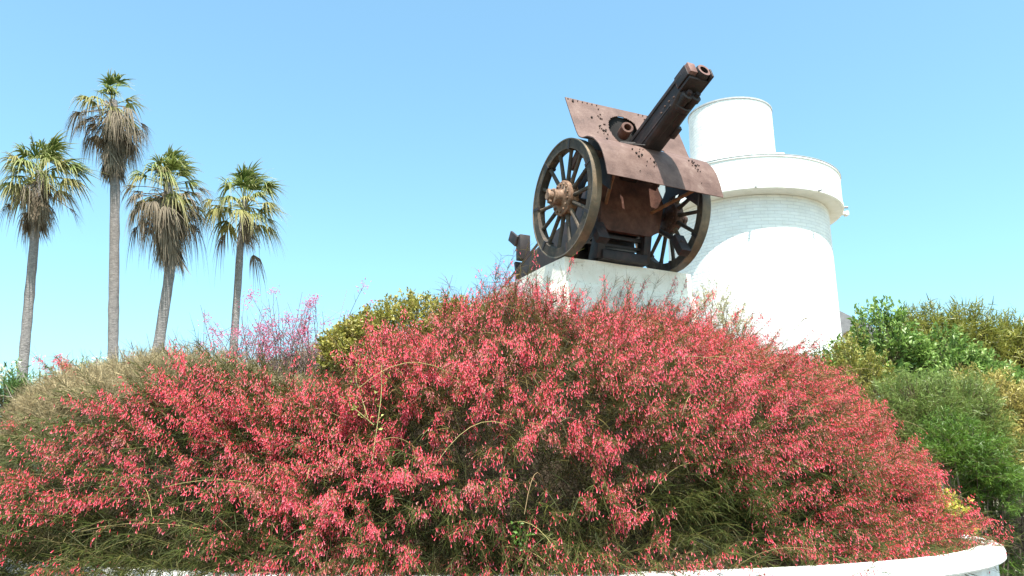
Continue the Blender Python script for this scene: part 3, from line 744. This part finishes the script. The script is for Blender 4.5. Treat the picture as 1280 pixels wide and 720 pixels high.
# ------------------------------------------------------------------ palms
def palm(label, base, mid, top, rt, n_live, n_dead, skirt, crown_r, dead_live=.3, bare=0, seed=0, skirt_w=1.0):
    global rng
    rng = np.random.default_rng(100 + seed)
    root = empty('palm_tree', (base[0], base[1], 0)); tag(root, label, 'palm', 'tall fan palms behind the mound')
    O = np.array(root.location, float)
    base, mid, top = map(np.array, (base, mid, top))
    # trunk
    K = 40; t = np.linspace(0, 1, K)
    low = base.copy(); low = low + (base - mid) / (base[2] - mid[2]) * (0 - base[2])
    ctrl = np.array([low, base, mid, top]); cz = ctrl[:, 2]
    zz = np.linspace(0, top[2], K)
    P = np.stack([np.interp(zz, cz, ctrl[:, 0]), np.interp(zz, cz, ctrl[:, 1]), zz], 1)
    for _ in range(6): P[1:-1] = (P[:-2] + 2 * P[1:-1] + P[2:]) / 4
    bm = bmesh.new(); prev = None; NS = 18
    for k in range(K):
        rr = rt * (1.18 - .30 * k / (K - 1)) * (1 + .5 * math.exp(-zz[k] / .5)) * (1 + .035 * rng.normal())
        ring = [bm.verts.new(P[k] - O + np.array([math.cos(6.2832 * i / NS), math.sin(6.2832 * i / NS), 0]) * rr * (1 + .02 * rng.normal())) for i in range(NS)]
        if prev:
            for i in range(NS): bm.faces.new((prev[i], prev[(i + 1) % NS], ring[(i + 1) % NS], ring[i]))
        prev = ring
    bm.faces.new(prev)
    bm_obj('trunk', bm, M['palmbark'], root)
    live, dead, ribs = Soup(), Soup(), Soup()
    def frond(o, az, el, Lp, Lb, green, hang, soup, cols, spread=82, nseg=26, w=.052):
        d = np.array([math.cos(az) * math.cos(el), math.sin(az) * math.cos(el), math.sin(el)])
        s = np.array([-math.sin(az), math.cos(az), 0])
        tt = np.linspace(0, 1, 6)
        pet = o + d * (Lp * tt)[:, None]; pet[:, 2] -= Lp * .16 * tt ** 2 * hang
        tubes(ribs if green else dead, pet[None], np.array([.022]), np.array([.011]), np.array([[.20, .21, .06]] if green else [[.20, .15, .10]]), 4)
        h = pet[-1]; dd = unit(pet[-1] - pet[-2])
        n = np.cross(s, dd)
        a = np.radians(np.linspace(-spread, spread, nseg) + rng.normal(0, 2, nseg))
        sd_ = dd[None] * np.cos(a)[:, None] + s[None] * np.sin(a)[:, None] + n[None] * (.25 * np.abs(np.sin(a)) ** 1.5)[:, None] * (1 if green else .3)
        sd_ = unit(sd_ + rng.normal(0, .04, sd_.shape))
        L = Lb * (.72 + .28 * np.cos(a)) * rng.uniform(.62, 1.15, nseg) * np.where(rng.uniform(size=nseg) < .09, .35, 1)
        sag = rng.uniform(.45, 1.7, nseg)
        side = unit(np.cross(sd_, n[None] + rng.normal(0, .15, sd_.shape)))
        K2 = 5; rows = []
        for k in range(K2 + 1):
            u = k / K2
            c = h + sd_ * (L * u * (1 - .12 * u * hang))[:, None]
            c[:, 2] -= hang * sag * L * (.55 * max(0, u - .35) ** 1.6 * 1.5)
            c = c + np.array([.20, -.03, 0]) * (L * u * u)[:, None]          # sea breeze
            ww = w * (min(1, .25 + 2.2 * u) if u < .45 else (1 - (u - .45) / .55 * .92)) * .5 * Lb / .9
            rows += [c - side * ww, c + side * ww]
        V = np.stack(rows, 1).reshape(-1, 3); b = np.arange(nseg) * 2 * (K2 + 1)
        Q = np.concatenate([np.stack([b + 2 * k, b + 2 * k + 1, b + 2 * k + 3, b + 2 * k + 2], 1) for k in range(K2)])
        c0 = mixcol(cols[0], cols[1], np.full(nseg, rng.uniform()) + rng.normal(0, .15, nseg), .12)
        tip = mixcol(cols[2], cols[2], np.zeros(nseg), .15)
        C = np.stack([c0 * (1 - u ** 3) + tip * u ** 3 for u in np.repeat(np.linspace(0, 1, K2 + 1), 2)], 1).reshape(-1, 3)
        soup.add(V, Q, C)
    G = ((.060, .105, .020), (.15, .19, .045), (.36, .34, .17)); Y = ((.10, .13, .03), (.22, .21, .07), (.36, .31, .17)); B = ((.105, .082, .058), (.215, .175, .125), (.25, .205, .15))
    ga = math.pi * (3 - math.sqrt(5))
    wind = np.array([.55, -.1, 0])
    for i in range(n_live):
        u = (i + .5) / n_live
        el = R(86 - 98 * u ** .85 + rng.normal(0, 12)); az = i * ga + rng.normal(0, .5)
        yel = u > .45 and rng.uniform() < .7
        frond(top + np.array([0, 0, -.02 - .40 * u]) + rng.normal(0, .04, 3), az, el, crown_r * rng.uniform(.36, .62), crown_r * rng.uniform(.42, .62), True, rng.uniform(.5, 1.1) + .85 * u, live, Y if yel else G, rng.uniform(62, 88), 24)
    nd1 = int(n_dead * dead_live)
    for i in range(nd1):                                      # dead leaves still standing out from the crown
        el = R(rng.uniform(-62, 22)); az = rng.uniform(0, 6.28)
        frond(top + np.array([0, 0, -.25 - rng.uniform(0, .5)]), az, el, crown_r * rng.uniform(.35, .68), crown_r * rng.uniform(.35, .6), False, rng.uniform(1.2, 2.6), dead, B, rng.uniform(35, 70), 20, .036)
    for i in range(n_dead - nd1):                              # the hanging skirt
        q = rng.uniform() ** .8
        z = -.35 - q * skirt; az = rng.uniform(0, 6.28); el = R(rng.uniform(-86, -66) if q > .25 else rng.uniform(-78, -45))
        if bare: az = rng.uniform(-.9, .9)
        frac = max(0, z + top[2]); xy = np.array([np.interp(frac, P[:, 2], P[:, 0]), np.interp(frac, P[:, 2], P[:, 1]), frac])
        frond(xy + np.array([math.cos(az), math.sin(az), 0]) * rt * .9, az, el, rng.uniform(.2, .45) * skirt_w, rng.uniform(.65, 1.15) * .72 * crown_r / 1.6 * skirt_w, False, rng.uniform(.3, 1.0), dead, B, rng.uniform(20, 42), 16, .042)
    live.build('crown', M['frond'], root, origin=O); ribs.build('leaf_stalks', M['stem'], root, origin=O); dead.build('dead_leaf_skirt', M['dead'], root, origin=O)
    return root

palm('leftmost palm of the four with a narrow brown skirt', (-15.9, 26, 5.27), (-16.17, 26, 10.0), (-16.3, 26, 12.25), .150, 42, 75, 1.15, 1.80, .18, seed=1, skirt_w=.85)
palm('tallest palm of the four with a long shaggy brown skirt', (-13.98, 28, 5.69), (-14.72, 28, 12.6), (-15.2, 28, 15.95), .168, 17, 160, 2.0, 1.70, .32, seed=2, skirt_w=1.05)
palm('leaning palm third from the left with a broad shaggy skirt', (-12.05, 27, 5.55), (-11.88, 27, 9.3), (-12.3, 27, 12.2), .178, 36, 170, 1.7, 1.70, .34, seed=3, skirt_w=1.1)
palm('palm nearest the cannon with a thin skirt and bare reddish trunk top', (-10.15, 29, 6.13), (-10.24, 29, 10.9), (-10.2, 29, 12.25), .140, 38, 12, .5, 1.95, .2, seed=4, skirt_w=1.0, bare=1)
rng = np.random.default_rng(55)

# ------------------------------------------------------------------ the white tower
tower = empty('round_tower', (7.66, 25, 0)); tag(tower, 'white round brick tower with a wide gallery ring behind the cannon', 'tower')
def uv_lathe(name, prof, mat, n=160):
    bm = bmesh.new(); rings = lathe(bm, prof, n)
    lay = bm.loops.layers.uv.new('UVMap')
    hs = [0]
    for (r0, h0), (r1, h1) in zip(prof[:-1], prof[1:]): hs.append(hs[-1] + math.hypot(r1 - r0, h1 - h0))
    bm.verts.index_update(); rm = max(p[0] for p in prof)
    per = len(rings[0])
    for f in bm.faces:
        idx = [v.index for v in f.verts]; cs = [i % per for i in idx]
        wrap = max(cs) - min(cs) > per / 2
        for l, i in zip(f.loops, idx):
            c = i % per
            if wrap and c < per / 2: c += per
            l[lay].uv = (c / per * 2 * math.pi * rm, hs[i // per])
    return bm, rings
Z0 = CAMZ
bm, _ = uv_lathe('lower_drum', [(2.58, 0), (2.53, 8.46 + Z0), (2.3, 8.47 + Z0)], M['tower'])
bm_obj('lower_drum', bm, M['tower'], tower)
bm, _ = uv_lathe('gallery', [(2.50, 8.47 + Z0), (2.95, 8.49 + Z0), (2.985, 8.52 + Z0), (2.985, 8.62 + Z0), (2.96, 8.63 + Z0), (2.96, 9.49 + Z0), (2.985, 9.5 + Z0), (2.985, 9.54 + Z0), (2.72, 9.545 + Z0), (2.72, 9.0 + Z0), (1.3, 8.95 + Z0)], M['render'])
bm_obj('gallery_ring', bm, M['render'], tower)
bm, _ = uv_lathe('upper_drum', [(1.40, 8.96 + Z0), (1.36, 12.18 + Z0), (1.2, 12.185 + Z0)], M['tower'])
bm_obj('upper_drum', bm, M['tower'], tower).location = (-.30, 0, 0)
bm = bmesh.new(); lathe(bm, [(1.12, 12.187 + Z0), (1.385, 12.187 + Z0), (1.385, 12.24 + Z0), (1.12, 12.25 + Z0), (1.12, 12.187 + Z0)], 120)
bm_obj('rim_coping', bm, M['grey'], tower).location = (-.30, 0, 0)
bm = bmesh.new(); lathe(bm, [(2.70, 9.548 + Z0), (2.995, 9.548 + Z0), (2.995, 9.565 + Z0), (2.70, 9.57 + Z0), (2.70, 9.548 + Z0)], 160)
bm_obj('gallery_coping', bm, M['grey'], tower)
for a in (-62, -100.5, -23):
    bm = bmesh.new(); c = Vector((math.cos(R(a)), math.sin(R(a)), 0))
    rod(bm, c * 2.9 + Vector((0, 0, 8.56 + Z0)), c * 3.10 + Vector((0, 0, 8.53 + Z0)), .035, .035, 10)
    bm_obj('water_spout', bm, M['grey'], tower)
bm = bmesh.new(); box(bm, (2.98, -.55, 8.56 + Z0), (.16, .14, .10)); box(bm, (3.07, -.55, 8.55 + Z0), (.1, .18, .14))
bm_obj('floodlight', bm, M['render'], tower, bevel=.01)
bm = bmesh.new(); box(bm, (-.05, -2.70, 9.62 + Z0), (.95, .25, .10)); box(bm, (-.48, -2.70, 9.66 + Z0), (.1, .2, .16))
bm_obj('rail_block', bm, M['render'], tower, bevel=.01)

# house corner right of the tower
house = empty('white_house', (12.6, 37.8, 0)); tag(house, 'roof corner of a white house just right of the tower base', 'house')
bm = bmesh.new(); box(bm, (0, 0, 4.0), (6.0, 7.0, 8.0)); bm_obj('wall', bm, M['render'], house)
bm = bmesh.new()
prism(bm, [(-3.3, 8.01), (3.3, 8.01), (3.3, 8.16), (0, 9.9), (-3.3, 8.16)], -3.8, 3.8, 1)
for v in bm.verts: v.co.y = v.co.y
bm_obj('roof', bm, M['roofgrey'], house, smooth=False)
for x in (-1.6, 1.4):
    bm = bmesh.new(); box(bm, (x, -3.53, 5.2), (1.0, .08, 1.3)); wf = bm_obj('window', bm, M['grey'], house)
    bm = bmesh.new(); box(bm, (x, -3.58, 5.2), (.8, .03, 1.1)); bm_obj('pane', bm, M['black'], wf)

# ------------------------------------------------------------------ plinth and field gun
GO = (1.2916, 9.1584, 2.566 + CAMZ); GA = R(206.2)
def gv(a, f, u): return (-a, f, u)          # a: towards the right of the picture along the axle, f: muzzle direction

plinth = empty('plinth', (GO[0], GO[1], 1.4), GA); tag(plinth, 'whitewashed rough concrete plinth under the cannon', 'plinth')
bm = bmesh.new()
h = GO[2] - 1.4
box(bm, (-.095, -1.26, h / 2 - .002), (1.79, 2.60, h))
bmesh.ops.subdivide_edges(bm, edges=bm.edges[:], cuts=14, use_grid_fill=True)
for v in bm.verts:
    q = np.array([[v.co.x, v.co.y, v.co.z]])
    v.co += Vector((float(nz(q, 6)[0]), float(nz(q + 5, 6)[0]), 0)) * .006
    if v.co.z > h - .03: v.co.z += -.012 + .006 * float(nz(q, 5)[0])
bm_obj('block', bm, M['plinth'], plinth, bevel=0)
bm = bmesh.new(); box(bm, (-.095, -1.26, (h - .30) / 2), (1.86, 2.66, h - .30)); 
bm_obj('lower_course', bm, M['plinth'], plinth, bevel=.015)

gun = empty('field_gun', GO, GA); tag(gun, 'rusty antique field gun with spoked wheels and curved shield', 'cannon')
WR = .70
def wheel(side):
    """side -1: left in the picture, +1: right; outer face points away from the gun"""
    wroot = empty('wheel', gv(side * .75, 0, WR + .004)); wroot.parent = gun
    wroot.rotation_euler = (R(9 if side < 0 else 3), 0, 0)
    out = -side                                             # local x of the outer face
    ax = (out, 0, 0)
    bm = bmesh.new()                                        # felloes
    lathe(bm, [(.585, -.05), (.688, -.052), (.688, .052), (.585, .05), (.578, 0), (.585, -.05)], 84, axis=ax)
    nf = len(bm.faces)
    for i in range(7):                                      # iron clamps over the felloe joints
        a = 2 * math.pi * i / 7 + .2
        dv = Vector((0, math.cos(a), math.sin(a)))
        rot = Matrix.Rotation(a, 3, 'X')
        for sx in (-.0545, .0545): box(bm, Vector((sx, 0, 0)) + dv * .632, (.006, .115, .035), rot)
        box(bm, dv * .577, (.112, .008, .035), rot)
    bm.faces.ensure_lookup_table()
    for f in bm.faces[nf:]: f.material_index = 1
    rim = bm_obj('rim', bm, M['wood'], wroot); rim.data.materials.append(M['gunmetal'])
    bm = bmesh.new()
    lathe(bm, [(.6885, -.058), (.702, -.06), (.704, 0), (.702, .06), (.6885, .058), (.6885, -.058)], 96, axis=ax)
    bm_obj('tyre', bm, M['tyre'], wroot)
    n = 14
    for i in range(n):
        a = 2 * math.pi * (i + .5) / n
        dv = Vector((0, math.cos(a), math.sin(a)))
        bm = bmesh.new(); p0 = dv * .14; L = .455
        t = dv.cross(Vector((1, 0, 0))); prev = None
        for (s, wx, wt) in ((0, .036, .030), (.12, .031, .030), (.3, .025, .026), (.85, .023, .023), (1, .030, .032)):
            c = p0 + dv * L * s + Vector((out * (-.012 + .012 * s), 0, 0)); ring = []
            for k in range(8):
                b = 2 * math.pi * k / 8
                ring.append(bm.verts.new(c + Vector((1, 0, 0)) * (wx * math.cos(b)) + t * (wt * math.sin(b))))
            if prev:
                for k in range(8): bm.faces.new((prev[k], prev[(k + 1) % 8], ring[(k + 1) % 8], ring[k]))
            else: bm.faces.new(ring)
            prev = ring
        bm.faces.new(prev)
        bm_obj('spoke', bm, M['wood'], wroot)
    hm = M['hub'] if side < 0 else M['hubdark']
    bm = bmesh.new()
    lathe(bm, [(0, -.10), (.07, -.10), (.205, -.062), (.21, -.045), (.21, .045), (.195, .058), (.12, .064), (.10, .08), (.085, .15), (.078, .17), (.06, .175), (.055, .225), (.048, .24), (0, .24)], 40, axis=ax)
    for i in range(14):
        a = 2 * math.pi * i / 14
        c = Vector((0, math.cos(a), math.sin(a))) * .165
        lathe(bm, [(.016, .055), (.016, .074), (.010, .078), (0, .078)], 8, c, ax)
        lathe(bm, [(.016, .045), (.016, .085), (0, .087)], 8, c, (-out, 0, 0))
    bm_obj('hub', bm, hm, wroot)
    bm = bmesh.new()                                        # linch pin and axle cap
    box(bm, (out * .215, 0, .0), (.035, .055, .17)); lathe(bm, [(.092, .15), (.098, .155), (.098, .175), (.092, .18), (.07, .18)], 24, axis=ax)
    bm_obj('axle_cap', bm, hm, wroot, bevel=.006)
for s in (-1, 1): wheel(s)

bm = bmesh.new(); rod(bm, gv(-.72, 0, WR), gv(.72, 0, WR), .05, n=20); box(bm, gv(0, 0, WR), (.9, .14, .13))
bm_obj('axle', bm, M['gunmetal'], gun, bevel=.008)

# shield: one bent plate with its cut-outs
pr = np.array([(.12, 1.945), (.24, 1.67), (.36, 1.40), (.405, 1.325), (.47, 1.28), (.58, 1.255), (.70, 1.185), (.80, 1.08), (.865, .97), (.915, .83), (.955, .66)])
seg = np.r_[0, np.cumsum(np.hypot(*np.diff(pr, axis=0).T))]
def prof(s):
    return np.array([np.interp(s, seg, pr[:, 0]), np.interp(s, seg, pr[:, 1])])
S = np.linspace(0, seg[-1], 121)
PP = np.stack([prof(s) for s in S])
for _ in range(3): PP[1:-1] = (PP[:-2] + 2 * PP[1:-1] + PP[2:]) / 4
AA = np.linspace(-.79, .79, 131)
bm = bmesh.new()
grid = [[bm.verts.new(gv(a, p[0] + .012 * math.sin(2.1 * a + 3 * i / 120) , p[1] - (.06 * max(0, abs(a) - .55) ** 1.0 if i < 40 else 0) * 0)) for a in AA] for i, p in enumerate(PP)]
for i in range(120):
    for j in range(130):
        a = (AA[j] + AA[j + 1]) / 2; p = (PP[i] + PP[i + 1]) / 2
        # gun port, rounded at the top left
        if -.30 < a < .12 and p[1] > 1.275 and p[0] < .50:
            x = (a + .05) / .25; z = (p[1] - 1.55) / .27
            if (p[1] < 1.55 and a > -.28 + (1.55 - p[1]) * .35) or (x * x + z * z < 1): continue
        if .25 < a < .41 and 1.30 < p[1] < 1.385: continue       # sight slot
        bm.faces.new((grid[i][j], grid[i][j + 1], grid[i + 1][j + 1], grid[i + 1][j]))
bmesh.ops.delete(bm, geom=[v for v in bm.verts if not v.link_faces], context='VERTS')
bmesh.ops.recalc_face_normals(bm, faces=bm.faces)
bmesh.ops.solidify(bm, geom=bm.faces[:], thickness=.011)
for v in bm.verts: pass
# rivets along the upper edges and seams
def on_shield(a, s):
    i = int(np.clip(s / seg[-1] * 120, 1, 119)); p = PP[i]; tn = PP[i + 1] - PP[i - 1]; tn /= np.hypot(*tn)
    nn = np.array([-tn[1], tn[0]]); nn = nn if nn[0] > 0 or nn[1] > 0 else -nn
    if nn[0] < 0 and abs(nn[0]) > abs(nn[1]): nn = -nn
    off = .012 * math.sin(2.1 * a + 3 * i / 120)
    return Vector(gv(a, p[0] + off, p[1])), Vector(gv(0, nn[0], nn[1]))
def stud(bm, a, s, r, h=.003, n=8):
    c, nn = on_shield(a, s)
    lathe(bm, [(r, -.004), (r, .012), (r * .7, .012 + h), (0, .012 + h * 1.2)], n, c, nn)
for a in np.linspace(-.76, .76, 24):
    if not -.3 < a < .2: stud(bm, a, .03, .007)
for s in np.linspace(.1, .55, 6):
    for a in (-.36, .30): stud(bm, a, s, .009)
nplate = len(bm.faces); rr = random.Random(4)                      # shrapnel holes in four patches
for (ca, cs, n, sa, ss) in ((-.42, .42, 13, .04, .10), (-.24, 1.24, 17, .06, .09), (.50, 1.20, 16, .05, .08), (.45, .30, 5, .05, .06), (-.6, .2, 3, .1, .1)):
    for _ in range(n):
        c, nn = on_shield(ca + rr.gauss(0, sa), max(.02, min(seg[-1] - .05, cs + rr.gauss(0, ss))))
        r_ = rr.choice((.004, .005, .005, .007, .009, .013))
        lathe(bm, [(r_, .0), (r_, .0128), (0, .0128)], 9, c, nn)
bm.faces.ensure_lookup_table()
for f in bm.faces[nplate:]: f.material_index = 1
sh = bm_obj('shield', bm, M['shield'], gun); sh.data.materials.append(M['hole'])

# barrel in its box cradle
e = R(22); ce, se = math.cos(e), math.sin(e)
def bn(a, b, n): return gv(a, b * ce - n * se, b * se + n * ce)
brot = Matrix(((1, 0, 0), (0, ce, -se), (0, se, ce)))
bm = bmesh.new()
def sect(b, w, n0, n1, ch=.03):
    return [bn(a, b, n) for a, n in ((-w, n0 + ch), (-w + ch, n0), (w - ch, n0), (w, n0 + ch), (w, n1 - .01), (w - .01, n1), (-w + .01, n1), (-w, n1 - .01))]
prev = None
secs = [(-.95, .11, .88, 1.06), (-.6, .125, .84, 1.09), (.0, .13, .81, 1.10), (1.3, .13, .825, 1.105), (1.72, .13, .85, 1.108), (1.88, .128, .90, 1.108)]
for (b, w_, n0, n1) in secs:
    ring = [bm.verts.new(p) for p in sect(b, w_, n0, n1)]
    if prev:
        for k in range(8): bm.faces.new((prev[k], prev[(k + 1) % 8], ring[(k + 1) % 8], ring[k]))
    else: bm.faces.new(ring)
    prev = ring
bm.faces.new(prev)
bm_obj('cradle', bm, M['gunmetal'], gun, bevel=.004)
for s in (-1, 1):                                            # side rails
    bm = bmesh.new(); box(bm, bn(s * .134, .72, 1.075), (.014, 2.55, .045), brot); bm_obj('slide_rail', bm, M['gunmetal'], gun, bevel=.003)
    bm = bmesh.new(); box(bm, bn(s * .133, .85, .90), (.010, 1.7, .02), brot); bm_obj('lower_rail', bm, M['gunmetal'], gun, bevel=.003)
bm = bmesh.new()                                             # barrel tube with muzzle ring and bore
lathe(bm, [(.0, -1.1), (.10, -1.1), (.10, -.6), (.085, .2), (.074, 1.9), (.074, 2.02), (.086, 2.04), (.086, 2.13), (.078, 2.15), (.050, 2.15), (.047, 2.10), (.047, 1.7), (0, 1.7)], 32, bn(.045, 0, 1.02), brot @ Vector((0, 1, 0)))
bm_obj('barrel', bm, M['gunmetal'], gun)
bm = bmesh.new()
lathe(bm, [(.079, 2.151), (.051, 2.151), (.051, 2.146), (.079, 2.146)], 32, bn(.045, 0, 1.02), brot @ Vector((0, 1, 0)))
bm_obj('muzzle_ring', bm, M['endrust'], gun)
bm = bmesh.new()                                             # end block beside the muzzle
box(bm, bn(-.085, 2.00, 1.045), (.098, .26, .14), brot)
bm_obj('end_block', bm, M['endrust'], gun, bevel=.008)
bm = bmesh.new(); box(bm, bn(-.085, 1.985, 1.045), (.11, .20, .15), brot); box(bm, bn(.0, 1.98, .945), (.25, .20, .035), brot); box(bm, bn(.125, 2.03, .985), (.022, .27, .12), brot)
bm_obj('end_bracket', bm, M['gunmetal'], gun, bevel=.006)
for a in (-.05, .06):                                        # recoil cylinder heads under the front of the cradle
    bm = bmesh.new(); lathe(bm, [(0, 1.2), (.052, 1.2), (.052, 1.84), (.064, 1.85), (.064, 1.90), (.05, 1.91), (.03, 1.91), (.03, 1.95), (0, 1.95)], 24, bn(a, 0, .875), brot @ Vector((0, 1, 0)))
    bm_obj('recoil_cylinder', bm, M['gunmetal'], gun)
bm = bmesh.new(); lathe(bm, [(.10, 1.70), (.112, 1.71), (.112, 1.76), (.10, 1.77)], 28, bn(.0, 0, .90), brot @ Vector((0, 1, 0)))
bm_obj('clamp_ring', bm, M['gunmetal'], gun)
bm = bmesh.new(); box(bm, bn(.10, 1.42, .82), (.06, .16, .05), brot); bm_obj('travel_stop', bm, M['gunmetal'], gun, bevel=.004)
for (a, b) in ((-.129, 1.62), (-.129, 1.70), (-.129, 1.54), (-.129, 1.78)):
    bm = bmesh.new(); lathe(bm, [(.012, .0), (.012, .010), (0, .012)], 8, bn(a, b, .95 + .015 * math.sin(b * 20)), gv(-1, 0, 0))
    bm_obj('cradle_bolt', bm, M['hubdark'], gun)
# breech
bm = bmesh.new(); box(bm, bn(.0, -1.06, .985), (.30, .24, .26), brot); box(bm, bn(-.17, -1.05, .99), (.05, .16, .10), brot)
bm_obj('breech', bm, M['gunmetal'], gun, bevel=.015)
bm = bmesh.new(); box(bm, gv(-.05, -.02, 1.52), (.52, .34, .62)); bm_obj('port_dark_box', bm, M['black'], gun, bevel=.02)  # added black box, makes the inside of the gun port dark
# sight roundel and its bracket in the port
bm = bmesh.new(); c = gv(-.18, .47, 1.505); dv = Vector(gv(-.25, 1, .15)).normalized()
lathe(bm, [(.075, -.12), (.075, .03), (.067, .04), (.045, .04), (.042, .03), (.042, -.05), (0, -.05)], 28, c, dv)
bm_obj('sight_roundel', bm, M['rust'], gun)
bm = bmesh.new(); rod(bm, gv(-.30, .50, 1.30), gv(-.06, .58, 1.30), .012); rod(bm, gv(-.22, .52, 1.30), gv(-.22, .60, 1.20), .010); rod(bm, gv(-.34, .55, 1.265), gv(-.12, .75, 1.20), .007)
bm_obj('sight_bracket', bm, M['gunmetal'], gun)
# carriage: apron, cheeks, struts, trail
bm = bmesh.new()
pl = [(-.40, .40), (-.28, .34), (.30, .34), (.42, .40), (.46, .72), (.40, 1.12), (-.36, 1.12), (-.42, .72)]
a_ = [bm.verts.new(gv(a, .16 + .10 * (1 - ((u - .75) / .45) ** 2), u)) for a, u in pl]; b_ = [bm.verts.new(gv(a, .10 + .08 * (1 - ((u - .75) / .45) ** 2), u)) for a, u in pl]
bm.faces.new(a_); bm.faces.new(list(reversed(b_)))
for i in range(8): bm.faces.new((a_[i], b_[i], b_[(i + 1) % 8], a_[(i + 1) % 8]))
bm_obj('apron', bm, M['rust'], gun)
bm = bmesh.new()
for (a0, a1) in ((-.40, -.30), (.24, .34)):
    prism(bm, [(.17, .36), (.05, .36), (-.1, .02), (.10, .02)], -a1, -a0, 0)
box(bm, gv(-.03, .06, .30), (.62, .06, .05)); box(bm, gv(-.03, .02, .20), (.62, .10, .035)); box(bm, gv(-.03, .06, .06), (.62, .16, .11)); 
box(bm, gv(.02, -.12, .30), (.50, .05, .26))
bm_obj('foot_frame', bm, M['gunmetal'], gun, bevel=.006)
for s in (-1, 1):
    bm = bmesh.new(); rod(bm, gv(s * .60 - .02, .86, .80), gv(s * .30, .14, .62), .022, .022, 12)
    bm_obj('shield_strut', bm, M['orange'], gun)
bm = bmesh.new()
cheek = [(.14, 1.05), (-.35, 1.02), (-.8, .74), (-2.0, .52), (-2.18, .46), (-2.22, .10), (-2.0, .06), (-1.2, .17), (-.3, .34), (.10, .40)]
for s in (-1, 1): prism(bm, cheek, s * .27 - .012, s * .27 + .012, 0)
for f, u in ((-.7, .55), (-1.2, .42), (-1.7, .34)): box(bm, (0, f, u), (.53, .10, .16))
box(bm, (0, -1.5, .60), (.53, 1.0, .015), Matrix.Rotation(R(10), 3, 'X'))
bm_obj('trail', bm, M['gunmetal'], gun, bevel=.004)
bm = bmesh.new()                                             # spade and folded handspike box at the trail end
box(bm, gv(-.24, -2.08, .74), (.16, .14, .36)); box(bm, gv(-.33, -2.20, .90), (.04, .26, .15), Matrix.Rotation(R(-35), 3, 'X')); box(bm, gv(.0, -2.2, .40), (.60, .05, .34), Matrix.Rotation(R(12), 3, 'X'))
bm_obj('trail_spade', bm, M['gunmetal'], gun, bevel=.008)
for p, q in ((gv(-.36, -1.35, .62), gv(-.42, -2.38, .20)), (gv(.36, -1.0, .55), gv(.40, -2.1, .3))):
    bm = bmesh.new(); rod(bm, p, q, .018); bm_obj('handspike', bm, M['gunmetal'], gun)
bm = bmesh.new()                                             # bracket plate between left wheel and shield
prism(bm, [(-.05, 1.16), (.12, 1.29), (.36, 1.24), (.58, 1.10), (.56, 1.04), (.34, 1.15), (.14, 1.18), (-.02, 1.08)], .60, .66, 0)
bm_obj('wheel_bracket', bm, M['shield'], gun, bevel=.005)
for s in (-1, 1):
    bm = bmesh.new(); rod(bm, gv(s * .72, .42, 1.135), gv(s * .50, .42, 1.135), .035, n=14); bm_obj('bracket_bolt', bm, M['gunmetal'], gun)
for s in (-1, 1):                                            # brake shoes and arms behind the wheels
    bm = bmesh.new(); 
    prism(bm, [(-.15, .62), (.18, 1.02), (.60, 1.02), (.78, .86), (.72, .60), (.40, .86), (.22, .86), (-.05, .55)], -s * .60 - .01, -s * .60 + .01, 0)
    bm_obj('shield_stay', bm, M['gunmetal'], gun)
    bm = bmesh.new(); rod(bm, gv(s * .42, -.1, .62), gv(s * .55, .45, .22), .03, n=12); box(bm, gv(s * .56, .42, .20), (.14, .10, .26), Matrix.Rotation(R(30), 3, 'X'))
    bm_obj('brake_arm', bm, M['gunmetal'], gun, bevel=.006)
